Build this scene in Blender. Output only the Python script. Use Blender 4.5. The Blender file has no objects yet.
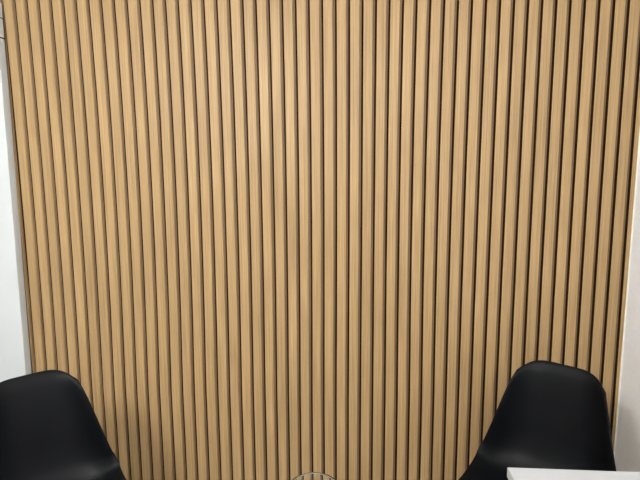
import bpy, bmesh, math, random
from mathutils import Vector, Matrix
random.seed(4)
S = bpy.context.scene
C = bpy.context.scene.collection

# ------------------------------------------------------------------ camera
YAW, PITCH, ROLL = 0.07308, 0.13327, -0.00682
CAM = Vector((0.0, -2.10, 1.51))
F = Vector((-math.sin(YAW)*math.cos(PITCH), math.cos(YAW)*math.cos(PITCH), -math.sin(PITCH)))
R0 = F.cross(Vector((0, 0, 1))).normalized(); U0 = R0.cross(F)
cr, sr = math.cos(ROLL), math.sin(ROLL)
Rv = cr*R0 + sr*U0; Uv = -sr*R0 + cr*U0
cam_data = bpy.data.cameras.new('camera')
cam_data.sensor_width = 36.0; cam_data.lens = 36.0*480/640; cam_data.clip_start = 0.02
cam = bpy.data.objects.new('camera', cam_data); C.objects.link(cam)
cam.matrix_world = Matrix(((Rv.x, Uv.x, -F.x, CAM.x), (Rv.y, Uv.y, -F.y, CAM.y), (Rv.z, Uv.z, -F.z, CAM.z), (0, 0, 0, 1)))
S.camera = cam

# ------------------------------------------------------------------ world, exposure, lamp positions
w = bpy.data.worlds.new('world'); S.world = w; w.use_nodes = True
w.node_tree.nodes['Background'].inputs[0].default_value = (0.9, 0.95, 1.0, 1)
w.node_tree.nodes['Background'].inputs[1].default_value = 0.3
S.view_settings.view_transform = 'Standard'; S.view_settings.look = 'None'
S.view_settings.gamma = 1.0; S.view_settings.use_curve_mapping = False
S.view_settings.exposure = 0.91
CEIL = 2.70
# (x, y, z, radius, emission strength); the second lamp is an added fill
LAMPS = [(-0.98, -2.65, 2.38, 0.17, 86.0), (0.6, -2.9, 2.45, 0.15, 32.0)]

# ------------------------------------------------------------------ helpers
def mat(name, col, rough=0.5, spec=0.5, metal=0.0, **kw):
    m = bpy.data.materials.new(name); m.use_nodes = True
    b = m.node_tree.nodes['Principled BSDF']
    b.inputs['Base Color'].default_value = (*col, 1)
    b.inputs['Roughness'].default_value = rough
    b.inputs['Specular IOR Level'].default_value = spec
    b.inputs['Metallic'].default_value = metal
    for k, v in kw.items(): b.inputs[k.replace('_', ' ')].default_value = v
    return m

def noise_tint(m, c1, c2, scale=(8, 8, 8), detail=3, bump=0.0, dist=0.002):
    nt = m.node_tree; n = nt.nodes; b = n['Principled BSDF']
    tc = n.new('ShaderNodeTexCoord'); mp = n.new('ShaderNodeMapping'); nz = n.new('ShaderNodeTexNoise')
    mp.inputs['Scale'].default_value = scale; nz.inputs['Scale'].default_value = 1.0; nz.inputs['Detail'].default_value = detail
    rp = n.new('ShaderNodeValToRGB')
    rp.color_ramp.elements[0].position = 0.3; rp.color_ramp.elements[1].position = 0.7
    rp.color_ramp.elements[0].color = (*c1, 1); rp.color_ramp.elements[1].color = (*c2, 1)
    nt.links.new(tc.outputs['Object'], mp.inputs['Vector']); nt.links.new(mp.outputs[0], nz.inputs['Vector'])
    nt.links.new(nz.outputs['Fac'], rp.inputs[0]); nt.links.new(rp.outputs[0], b.inputs['Base Color'])
    if bump:
        bp = n.new('ShaderNodeBump'); bp.inputs['Strength'].default_value = bump; bp.inputs['Distance'].default_value = dist
        nt.links.new(nz.outputs['Fac'], bp.inputs['Height']); nt.links.new(bp.outputs[0], b.inputs['Normal'])
    return m

def finish(name, bm, m, parent=None, smooth=False, angle=None):
    me = bpy.data.meshes.new(name); bmesh.ops.recalc_face_normals(bm, faces=bm.faces[:]); bm.to_mesh(me); bm.free()
    for mm in (m if isinstance(m, (list, tuple)) else [m]): me.materials.append(mm)
    if smooth:
        for p in me.polygons: p.use_smooth = True
    o = bpy.data.objects.new(name, me); C.objects.link(o)
    if parent: o.parent = parent
    return o

def box(bm, x0, x1, y0, y1, z0, z1, bevel=0.0, seg=2, mi=0):
    r = bmesh.ops.create_cube(bm, size=1.0)
    for v in r['verts']:
        v.co = Vector(((x0+x1)/2 + v.co.x*(x1-x0), (y0+y1)/2 + v.co.y*(y1-y0), (z0+z1)/2 + v.co.z*(z1-z0)))
    fs = {f for v in r['verts'] for f in v.link_faces}
    for f in fs: f.material_index = mi
    if bevel:
        es = list({e for v in r['verts'] for e in v.link_edges})
        bmesh.ops.bevel(bm, geom=es, offset=bevel, segments=seg, affect='EDGES', profile=0.6)

def rod(bm, p0, p1, r0, r1=None, seg=16):
    r1 = r0 if r1 is None else r1
    p0, p1 = Vector(p0), Vector(p1); d = p1-p0
    q = Vector((0, 0, 1)).rotation_difference(d.normalized())
    r = bmesh.ops.create_cone(bm, cap_ends=True, segments=seg, radius1=r0, radius2=r1, depth=d.length)
    for v in r['verts']: v.co = q @ v.co + (p0+p1)/2

def lathe(bm, prof, cx=0, cy=0, seg=48, close=False):
    rings = []
    for r, z in prof:
        if r < 1e-6: rings.append([bm.verts.new((cx, cy, z))])
        else: rings.append([bm.verts.new((cx+r*math.cos(2*math.pi*i/seg), cy+r*math.sin(2*math.pi*i/seg), z)) for i in range(seg)])
    pairs = list(zip(rings[:-1], rings[1:]))
    if close: pairs.append((rings[-1], rings[0]))
    for a, b in pairs:
        for i in range(seg):
            j = (i+1) % seg
            vs = [a[i % len(a)], a[j % len(a)], b[j % len(b)], b[i % len(b)]]
            u = []
            for v in vs:
                if v not in u: u.append(v)
            if len(u) > 2:
                try: bm.faces.new(u)
                except ValueError: pass

def thing(name, label, cat, loc=(0, 0, 0), rotz=0.0, group=None):
    o = bpy.data.objects.new(name, None); C.objects.link(o)
    o.empty_display_size = 0.1
    o.location = loc; o.rotation_euler = (0, 0, rotz); o['label'] = label; o['category'] = cat
    if group: o['group'] = group
    return o

def struct(o, label=None):
    o['kind'] = 'structure'
    if label: o['label'] = label
    return o

# ------------------------------------------------------------------ materials
PITCH_X = 0.055585; X_G0 = -1.47655      # centre of the first groove, step from groove to groove
def slat_wood():
    m = bpy.data.materials.new('oak_slats'); m.use_nodes = True
    nt = m.node_tree; n = nt.nodes; L = nt.links; b = n['Principled BSDF']
    b.inputs['Roughness'].default_value = 0.5; b.inputs['Specular IOR Level'].default_value = 0.35
    tc = n.new('ShaderNodeTexCoord')
    sx = n.new('ShaderNodeSeparateXYZ'); L.new(tc.outputs['Object'], sx.inputs[0])
    # one random number per slat
    a = n.new('ShaderNodeMath'); a.operation = 'SUBTRACT'; a.inputs[1].default_value = X_G0; L.new(sx.outputs['X'], a.inputs[0])
    d = n.new('ShaderNodeMath'); d.operation = 'DIVIDE'; d.inputs[1].default_value = PITCH_X; L.new(a.outputs[0], d.inputs[0])
    fl = n.new('ShaderNodeMath'); fl.operation = 'FLOOR'; L.new(d.outputs[0], fl.inputs[0])
    wn = n.new('ShaderNodeTexWhiteNoise'); wn.noise_dimensions = '1D'; L.new(fl.outputs[0], wn.inputs['W'])
    # grain: noise squeezed across, stretched along the slat; the slat number shifts it
    off = n.new('ShaderNodeCombineXYZ')
    k = n.new('ShaderNodeMath'); k.operation = 'MULTIPLY'; k.inputs[1].default_value = 37.0; L.new(wn.outputs['Value'], k.inputs[0])
    L.new(k.outputs[0], off.inputs['Z'])
    ad = n.new('ShaderNodeVectorMath'); ad.operation = 'ADD'; L.new(tc.outputs['Object'], ad.inputs[0]); L.new(off.outputs[0], ad.inputs[1])
    mp = n.new('ShaderNodeMapping'); mp.inputs['Scale'].default_value = (170, 170, 2.2); L.new(ad.outputs[0], mp.inputs['Vector'])
    nz = n.new('ShaderNodeTexNoise'); nz.inputs['Scale'].default_value = 1.0; nz.inputs['Detail'].default_value = 4.0; nz.inputs['Roughness'].default_value = 0.6
    L.new(mp.outputs[0], nz.inputs['Vector'])
    rp = n.new('ShaderNodeValToRGB'); e = rp.color_ramp.elements
    e[0].position = 0.25; e[0].color = (0.280, 0.170, 0.070, 1); e[1].position = 0.75; e[1].color = (0.480, 0.327, 0.158, 1)
    L.new(nz.outputs['Fac'], rp.inputs[0])
    # slow change along the slat and from slat to slat
    mp2 = n.new('ShaderNodeMapping'); mp2.inputs['Scale'].default_value = (18, 18, 1.3); L.new(ad.outputs[0], mp2.inputs['Vector'])
    nz2 = n.new('ShaderNodeTexNoise'); nz2.inputs['Scale'].default_value = 1.0; nz2.inputs['Detail'].default_value = 2.0; L.new(mp2.outputs[0], nz2.inputs['Vector'])
    s = n.new('ShaderNodeMath'); s.operation = 'ADD'; L.new(nz2.outputs['Fac'], s.inputs[0])
    wv = n.new('ShaderNodeMath'); wv.operation = 'MULTIPLY'; wv.inputs[1].default_value = 0.25; L.new(wn.outputs['Value'], wv.inputs[0]); L.new(wv.outputs[0], s.inputs[1])
    mr = n.new('ShaderNodeMapRange'); mr.inputs['From Min'].default_value = 0.35; mr.inputs['From Max'].default_value = 0.9
    mr.inputs['To Min'].default_value = 0.90; mr.inputs['To Max'].default_value = 1.08; L.new(s.outputs[0], mr.inputs['Value'])
    vm = n.new('ShaderNodeVectorMath'); vm.operation = 'SCALE'; L.new(rp.outputs[0], vm.inputs[0]); L.new(mr.outputs[0], vm.inputs['Scale'])
    L.new(vm.outputs[0], b.inputs['Base Color'])
    bp = n.new('ShaderNodeBump'); bp.inputs['Strength'].default_value = 0.25; bp.inputs['Distance'].default_value = 0.0005
    L.new(nz.outputs['Fac'], bp.inputs['Height']); L.new(bp.outputs[0], b.inputs['Normal'])
    return m
M_WOOD = slat_wood()
M_GROOVE_SHADE = mat('painted_groove_shade', (0.022, 0.009, 0.002), 0.9, 0.05)  # shade on the right part of each groove, put into the colour
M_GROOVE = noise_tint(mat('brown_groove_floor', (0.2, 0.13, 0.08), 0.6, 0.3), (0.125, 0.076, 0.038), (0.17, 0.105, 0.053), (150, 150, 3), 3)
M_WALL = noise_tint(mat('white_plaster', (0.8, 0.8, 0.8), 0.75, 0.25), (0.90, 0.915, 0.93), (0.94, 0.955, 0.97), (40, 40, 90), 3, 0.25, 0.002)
M_GREY = noise_tint(mat('grey_wall_paint', (0.4, 0.4, 0.4), 0.8, 0.25), (0.36, 0.37, 0.38), (0.40, 0.41, 0.42), (3, 3, 3), 2)
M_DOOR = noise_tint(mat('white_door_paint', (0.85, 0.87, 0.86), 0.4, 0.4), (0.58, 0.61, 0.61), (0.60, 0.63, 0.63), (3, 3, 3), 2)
M_TRIM = mat('cream_trim', (0.88, 0.85, 0.76), 0.5, 0.4)
M_DTRIM = mat('dark_brown_trim', (0.06, 0.04, 0.03), 0.6, 0.3)
M_CEIL = mat('ceiling_paint', (0.78, 0.78, 0.77), 0.9, 0.2)
M_FLOOR = noise_tint(mat('grey_laminate', (0.3, 0.3, 0.3), 0.45, 0.4), (0.26, 0.24, 0.22), (0.36, 0.33, 0.30), (30, 2, 2), 4)
M_SHELL = mat('black_plastic', (0.0022, 0.0026, 0.0034), 0.46, 0.115)
M_LEG = noise_tint(mat('beech_leg', (0.6, 0.4, 0.22), 0.45, 0.4), (0.50, 0.33, 0.17), (0.62, 0.43, 0.24), (60, 60, 4), 4)
M_BLACKMETAL = mat('black_steel', (0.02, 0.02, 0.02), 0.4, 0.5, 0.6)
M_TABLE = noise_tint(mat('white_laminate', (0.8, 0.8, 0.8), 0.35, 0.45), (0.44, 0.453, 0.468), (0.46, 0.473, 0.488), (5, 5, 5), 2)
M_EDGE = mat('table_edge_band', (0.62, 0.64, 0.58), 0.4, 0.4)
M_STEEL = mat('brushed_steel', (0.55, 0.55, 0.55), 0.35, 0.5, 1.0)
M_GLASS = mat('clear_glass', (0.96, 0.99, 0.96), 0.0, 0.5, Transmission_Weight=1.0, IOR=1.45)
M_EMIT = mat('lamp_diffuser', (0.9, 0.9, 0.9), 0.5)
M_LAMPFRAME = mat('white_lamp_frame', (0.8, 0.8, 0.8), 0.4)

# ------------------------------------------------------------------ room shell
XL, XR, YF = -2.7, 1.167, -4.6
bm = bmesh.new(); box(bm, XL-.1, XR+.1, YF-.1, .12, -.1, 0); struct(finish('floor', bm, M_FLOOR))
bm = bmesh.new(); box(bm, XL-.1, XR+.1, YF-.1, .12, CEIL, CEIL+.1); struct(finish('ceiling', bm, M_CEIL))
bm = bmesh.new(); box(bm, XR, XR+.1, YF, .12, 0, CEIL); struct(finish('wall_right', bm, M_WALL))
bm = bmesh.new(); box(bm, XL-.1, XL, YF, .12, 0, CEIL); struct(finish('wall_left', bm, M_GREY))
bm = bmesh.new(); box(bm, XL, XR, YF-.1, YF, 0, CEIL); struct(finish('wall_front', bm, M_GREY))

# slatted back wall: one folded sheet of slats; right flank of every slat slopes, then a strip coloured near-black as the groove's shade
# sideways drift (mm) of every groove at z = 2.23, 1.22 and 0.68 m: the cladding is slightly wavy
DRIFT = [[-1.7, -2.5, -3.4, -4.0, -4.2, -3.9, -3.1, -2.2, -1.2, -0.3, 0.3, 0.7, 0.6, 0.2, -0.1, -0.4, -0.5, -0.4, -0.3, -0.2, -0.1, 0.1, 0.2, 0.4, 0.7, 1.2, 1.4, 1.2, 0.9, 0.6, 0.3, -0.1, -0.3, -0.1, -0.1, 0.1, 0.3, 0.5, 0.3, 0.2, -0.4, -0.9, -1.3, -1.1, -0.6, 0.2, 1.1, 2.0],
         [3.2, 2.5, 2.0, 1.9, 2.3, 3.2, 4.2, 5.2, 6.0, 6.4, 6.5, 6.2, 6.2, 6.1, 5.8, 5.6, 5.4, 5.3, 5.0, 4.4, 3.8, 3.2, 2.5, 1.9, 1.3, 1.3, 0.9, 0.3, -0.9, -2.2, -3.8, -5.2, -6.1, -5.8, -5.3, -4.5, -3.3, -2.4, -1.9, -1.7, -1.1, -0.6, -0.2, 0.0, 0.9, 1.9, 2.6, 3.1],
         [-1.3, -2.1, -2.9, -3.4, -3.8, -3.7, -3.6, -3.5, -3.3, -3.0, -2.7, -2.2, -1.9, -1.4, -1.0, -0.0, 0.8, 1.4, 1.5, 1.2, 0.6, -0.1, -1.0, -1.5, -1.7, -1.4, -1.0, -0.9, -1.0, -1.0, -1.4, -2.0, -2.9, -3.5, -3.7, -3.5, -3.2, -2.5, -1.7, -0.6, 0.5, 1.2, 2.1, 2.9, 3.8, 4.5, 5.1, 5.7]]
def bow(n, z):
    n = min(47, max(0, n)); z = min(2.3, max(.55, z)); p = (2.23, 1.22, .68); r = 0
    for i in range(3):
        l = 1
        for k in range(3):
            if k != i: l *= (z-p[k])/(p[i]-p[k])
        r += l*DRIFT[i][n]
    return r*.001
def slat_sheet():
    bm = bmesh.new()
    zs = [0.0] + [0.3+0.2*i for i in range(11)] + [CEIL]
    prof = []          # (x relative to groove centre n, depth y, slat index)
    g = 0.0090         # half width of a groove
    for n in range(-1, 49):
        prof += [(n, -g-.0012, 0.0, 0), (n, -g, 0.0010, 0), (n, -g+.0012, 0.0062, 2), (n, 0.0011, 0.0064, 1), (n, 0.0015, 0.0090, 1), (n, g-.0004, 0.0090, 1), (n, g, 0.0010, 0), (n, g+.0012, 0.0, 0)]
    pts = []
    for n, dx, y, mi in prof:
        x = X_G0 + n*PITCH_X + dx - 0.0010
        if x < -1.546: x = -1.546
        if x > XR-.004: continue
        pts.append((n, x, y, mi))
    pts.append((48, XR-.004, 0.0, 0))
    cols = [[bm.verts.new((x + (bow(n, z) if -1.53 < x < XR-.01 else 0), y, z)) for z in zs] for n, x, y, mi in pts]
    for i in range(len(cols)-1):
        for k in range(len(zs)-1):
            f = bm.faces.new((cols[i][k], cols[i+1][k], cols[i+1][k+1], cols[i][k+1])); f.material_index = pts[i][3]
    bmesh.ops.recalc_face_normals(bm, faces=bm.faces[:])
    return bm
bm = slat_sheet()
box(bm, XL, XR, 0.021, 0.12, 0, CEIL)
for f in bm.faces:
    if f.normal.y > 0.5 and abs(f.calc_center_median().y) < .02: f.normal_flip()
me = bpy.data.meshes.new('wall_back'); bm.to_mesh(me); bm.free()
me.materials.append(M_WOOD); me.materials.append(M_GROOVE_SHADE); me.materials.append(M_GROOVE)
o = bpy.data.objects.new('wall_back', me); C.objects.link(o)
struct(o, 'wall clad from floor to ceiling with vertical light oak slats and dark grooves')

# corner bead between the slats and the right wall
bm = bmesh.new(); box(bm, XR-.0045, XR, -.004, .0205, 0, CEIL, .0012); struct(finish('trim_1', bm, M_TRIM), 'thin cream corner bead between the slats and the right wall')

# white door leaf at the left end of the slats
DX = -1.5465; DTOP = 2.262
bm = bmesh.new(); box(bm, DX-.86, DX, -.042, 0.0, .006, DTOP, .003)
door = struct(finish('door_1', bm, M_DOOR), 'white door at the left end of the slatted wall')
bm = bmesh.new(); box(bm, DX-.002, DX+.0022, -.036, -.006, 2.115, 2.195, .001)
rod(bm, (DX+.001, -.0435, 2.115), (DX+.001, -.0435, 2.195), .005)
finish('hinge', bm, M_DOOR, door)
bm = bmesh.new()
for z in (2.1135, 2.1965): box(bm, DX-.003, DX+.0026, -.048, -.001, z-.0022, z+.0022)
finish('hinge_joint', bm, M_BLACKMETAL, door)
bm = bmesh.new()
box(bm, DX-.80, DX-.66, -.052, -.042, 1.0, 1.05, .002); rod(bm, (DX-.79, -.075, 1.025), (DX-.67, -.075, 1.025), .009); rod(bm, (DX-.79, -.075, 1.025), (DX-.79, -.045, 1.025), .009)
finish('door_handle', bm, M_STEEL, door)
bm = bmesh.new(); box(bm, XL, DX, -.03, 0.02, DTOP+.004, CEIL); struct(finish('trim_2', bm, M_DTRIM), 'dark panel above the white door')

# the door hangs a touch out of plumb against the slats
for dob in [door]+list(door.children):
    for v in dob.data.vertices: v.co.x += (v.co.z-.94)*.0095
# ------------------------------------------------------------------ ceiling lights: unseen opal globes under short stems, the second added as fill
for i, (lx, ly, lz, lr, st) in enumerate(LAMPS):
    m = M_EMIT.copy(); m.name = 'opal_glass_glowing'
    p = m.node_tree.nodes['Principled BSDF']; p.inputs['Emission Color'].default_value = (1.0, 0.99, 0.97, 1); p.inputs['Emission Strength'].default_value = st
    t = thing('ceiling_light', ['lit opal globe ceiling light left of the middle of the room', 'added fill globe out of view, nearest the right wall'][i], 'ceiling light', (lx, ly, CEIL), 0, 'opal globe ceiling lights')
    bm = bmesh.new(); lathe(bm, [(0, 0), (.06, 0), (.06, -.02), (.02, -.03), (0, -.03)]); finish('canopy', bm, M_LAMPFRAME, t, True)
    bm = bmesh.new(); rod(bm, (0, 0, -.03), (0, 0, lz-CEIL+lr*.97), .012); finish('stem', bm, M_LAMPFRAME, t, True)
    bm = bmesh.new(); bmesh.ops.create_uvsphere(bm, u_segments=32, v_segments=16, radius=lr)
    for v in bm.verts: v.co.z += lz-CEIL
    finish('globe', bm, m, t, True)

# ------------------------------------------------------------------ shell chair
def interp(tab, u):
    # Catmull-Rom through (u, value...) rows
    i = 0
    while i < len(tab)-2 and u > tab[i+1][0]: i += 1
    t = (u-tab[i][0])/(tab[i+1][0]-tab[i][0])
    out = []
    for k in range(1, len(tab[0])):
        p1, p2 = tab[i][k], tab[i+1][k]
        def slope(j):
            if j <= 0: return (tab[1][k]-tab[0][k])/(tab[1][0]-tab[0][0])
            if j >= len(tab)-1: return (tab[-1][k]-tab[-2][k])/(tab[-1][0]-tab[-2][0])
            return (tab[j+1][k]-tab[j-1][k])/(tab[j+1][0]-tab[j-1][0])
        h = tab[i+1][0]-tab[i][0]; m1 = slope(i)*h; m2 = slope(i+1)*h
        out.append((2*t**3-3*t**2+1)*p1+(t**3-2*t**2+t)*m1+(-2*t**3+3*t**2)*p2+(t**3-t**2)*m2)
    return out
#        u     y      z     halfw  wrap
SHELL = [(0.00, -.2350, .4200, .1950, .0040),
         (0.06, -.2150, .4360, .2100, .0100),
         (0.18, -.1450, .4320, .2260, .0220),
         (0.32, -.0550, .4180, .2320, .0360),
         (0.44, .0300, .4120, .2330, .0580),
         (0.54, .0998, .4254, .2344, .0710),
         (0.62, .1489, .4720, .2253, .0800),
         (0.70, .1758, .5391, .2096, .0831),
         (0.80, .1961, .6322, .1862, .0790),
         (0.90, .2163, .7355, .1622, .0619),
         (0.97, .2320, .8010, .1522, .0388),
         (1.00, .2395, .8300, .1500, .0192)]
def shell_mesh():
    bm = bmesh.new(); NU, NV = 64, 36
    grid = []
    for i in range(NU+1):
        row = []
        for j in range(NV+1):
            v = -1+2*j/NV; a = abs(v)
            u = i/NU
            lo = 0.035*a**3.5; hi = 1-0.0562*a**4.54
            s = lo+(hi-lo)*u
            y, z, hw, wr = interp(SHELL, s)
            y2, z2, _, _ = interp(SHELL, min(1, s+.01)); y1, z1, _, _ = interp(SHELL, max(0, s-.01))
            ty, tz = y2-y1, z2-z1; l = math.hypot(ty, tz); ny, nz = -tz/l, ty/l     # towards the sitter
            # corner rounding of the width near the two ends
            e = 1-0.058*max(0, (u-.90)/.10)**2.2-0.08*max(0, (.08-u)/.08)**2
            h = wr*a**3.5 - 0.009*max(0, (a-.89)/.11)**2
            endroll = -0.008*max(0, (u-.95)/.05)**2 - 0.010*max(0, (.06-u)/.06)**2
            x = hw*e*(v*(1-.06*(1-a)*0))
            row.append(bm.verts.new((x, y+ny*(h+endroll), z+nz*(h+endroll))))
        grid.append(row)
    for i in range(NU):
        for j in range(NV):
            bm.faces.new((grid[i][j], grid[i][j+1], grid[i+1][j+1], grid[i+1][j]))
    return bm
def make_chair(loc, rz, label):
    t = thing('shell_chair', label, 'chair', loc, rz, 'black plastic shell chairs by the slatted wall')
    o = finish('seat_shell', shell_mesh(), M_SHELL, t, True)
    md = o.modifiers.new('thick', 'SOLIDIFY'); md.thickness = 0.006; md.offset = 0
    bv = o.modifiers.new('round', 'BEVEL'); bv.width = 0.002; bv.segments = 2; bv.limit_method = 'ANGLE'
    for sx in (-1, 1):
        for sy in (-1, 1):
            bm = bmesh.new(); rod(bm, (sx*.225, sy*.215, 0), (sx*.135, sy*.115, .345), .011, .016)
            finish('leg', bm, M_LEG, t, True)
    bm = bmesh.new()
    c = [(sx*.135, sy*.115, .345) for sx, sy in ((-1, -1), (1, -1), (1, 1), (-1, 1))]
    zt = {-1: .417, 1: .397}
    for sx in (-1, 1):
        for sy in (-1, 1):
            rod(bm, (sx*.155, sy*.137, .27), (sx*.105, sy*.09, zt[sy]), .005, seg=10)
            rod(bm, (sx*.155, sy*.137, .27), (-sx*.155, sy*.137, .27) if sx < 0 else (0, sy*.137, .27), .003, seg=8)
        rod(bm, (sx*.155, -.137, .27), (-sx*.155, .137, .27), .003, seg=8)
        rod(bm, (sx*.155, -.137, .27), (sx*.155, .137, .27), .003, seg=8)
    for sy in (-1, 1): rod(bm, (-.11, sy*.09, zt[sy]-.003), (.11, sy*.09, zt[sy]-.003), .006, seg=10)
    for sx in (-1, 1): rod(bm, (sx*.105, -.09, .414), (sx*.105, .09, .394), .006, seg=10)
    finish('wire_base', bm, M_BLACKMETAL, t, True)
    return t
chair = make_chair((.6024, -.5779, 0), -.6644, 'black plastic shell chair behind the white table, by the right wall')
def copy_thing(root, loc, rz, label):
    r = root.copy(); C.objects.link(r); r.location = loc; r.rotation_euler = (0, 0, rz); r['label'] = label
    for ch in list(root.children):
        c = ch.copy(); C.objects.link(c); c.parent = r
    return r
chair2 = copy_thing(chair, (-.9655, -.7539, 0), .7884, 'black plastic shell chair cut by the left edge, in front of the white door')

# ------------------------------------------------------------------ white table
TX0, TX1, TY0, TY1, TZ = .405, 1.155, -1.95, -.885, .74
t = thing('table', 'white rectangular table in the right foreground, in front of a black chair', 'table', ((TX0+TX1)/2, (TY0+TY1)/2, 0))
def rel(bm):
    for v in bm.verts: v.co -= Vector(((TX0+TX1)/2, (TY0+TY1)/2, 0))
    return bm
bm = bmesh.new(); box(bm, TX0, TX1, TY0, TY1, TZ-.028, TZ, .0025, 3); finish('tabletop', rel(bm), M_TABLE, t)
for x in (TX0+.05, TX1-.05):
    for y in (TY0+.05, TY1-.05):
        bm = bmesh.new(); box(bm, x-.02, x+.02, y-.02, y+.02, 0, TZ-.028, .002); finish('leg', rel(bm), M_TABLE, t)
for y in (TY0+.05, TY1-.05):
    bm = bmesh.new(); box(bm, TX0+.07, TX1-.07, y-.01, y+.01, TZ-.078, TZ-.028); finish('apron', rel(bm), M_TABLE, t)

# ------------------------------------------------------------------ glass vase on a small round table
VX, VY = -.073, -1.302
t = thing('side_table', 'small round white side table under the clear glass vase', 'table', (VX, VY-.03, 0))
bm = bmesh.new(); lathe(bm, [(0, .74), (.23, .74), (.236, .735), (.236, .722), (.23, .716), (0, .716)]); finish('tabletop', bm, M_TABLE, t)
bm = bmesh.new(); rod(bm, (0, 0, .02), (0, 0, .716), .025); finish('pole', bm, M_STEEL, t, True)
bm = bmesh.new(); lathe(bm, [(0, .02), (.17, .016), (.18, .008), (.18, 0), (0, 0)]); finish('base', bm, M_STEEL, t, True)
bm = bmesh.new()
out = [(.034, .741), (.040, .746), (.0425, .78), (.0445, .84), (.0460, .89), (.0471, .935), (.0474, .9465)]
lathe(bm, [(0, .741)] + out + [(.0475, .9485), (.0470, .9497), (.0463, .9497), (.0459, .9485)] + [(r-.0015, z) for r, z in out[:1:-1]] + [(.038, .752), (.032, .748), (0, .748)])
for v in bm.verts: v.co.z -= .741
o = finish('glass_vase', bm, M_GLASS, None, True); o.location = (VX, VY, .741)
o['label'] = 'clear glass vase whose thin rim shows at the bottom edge, centre'; o['category'] = 'vase'
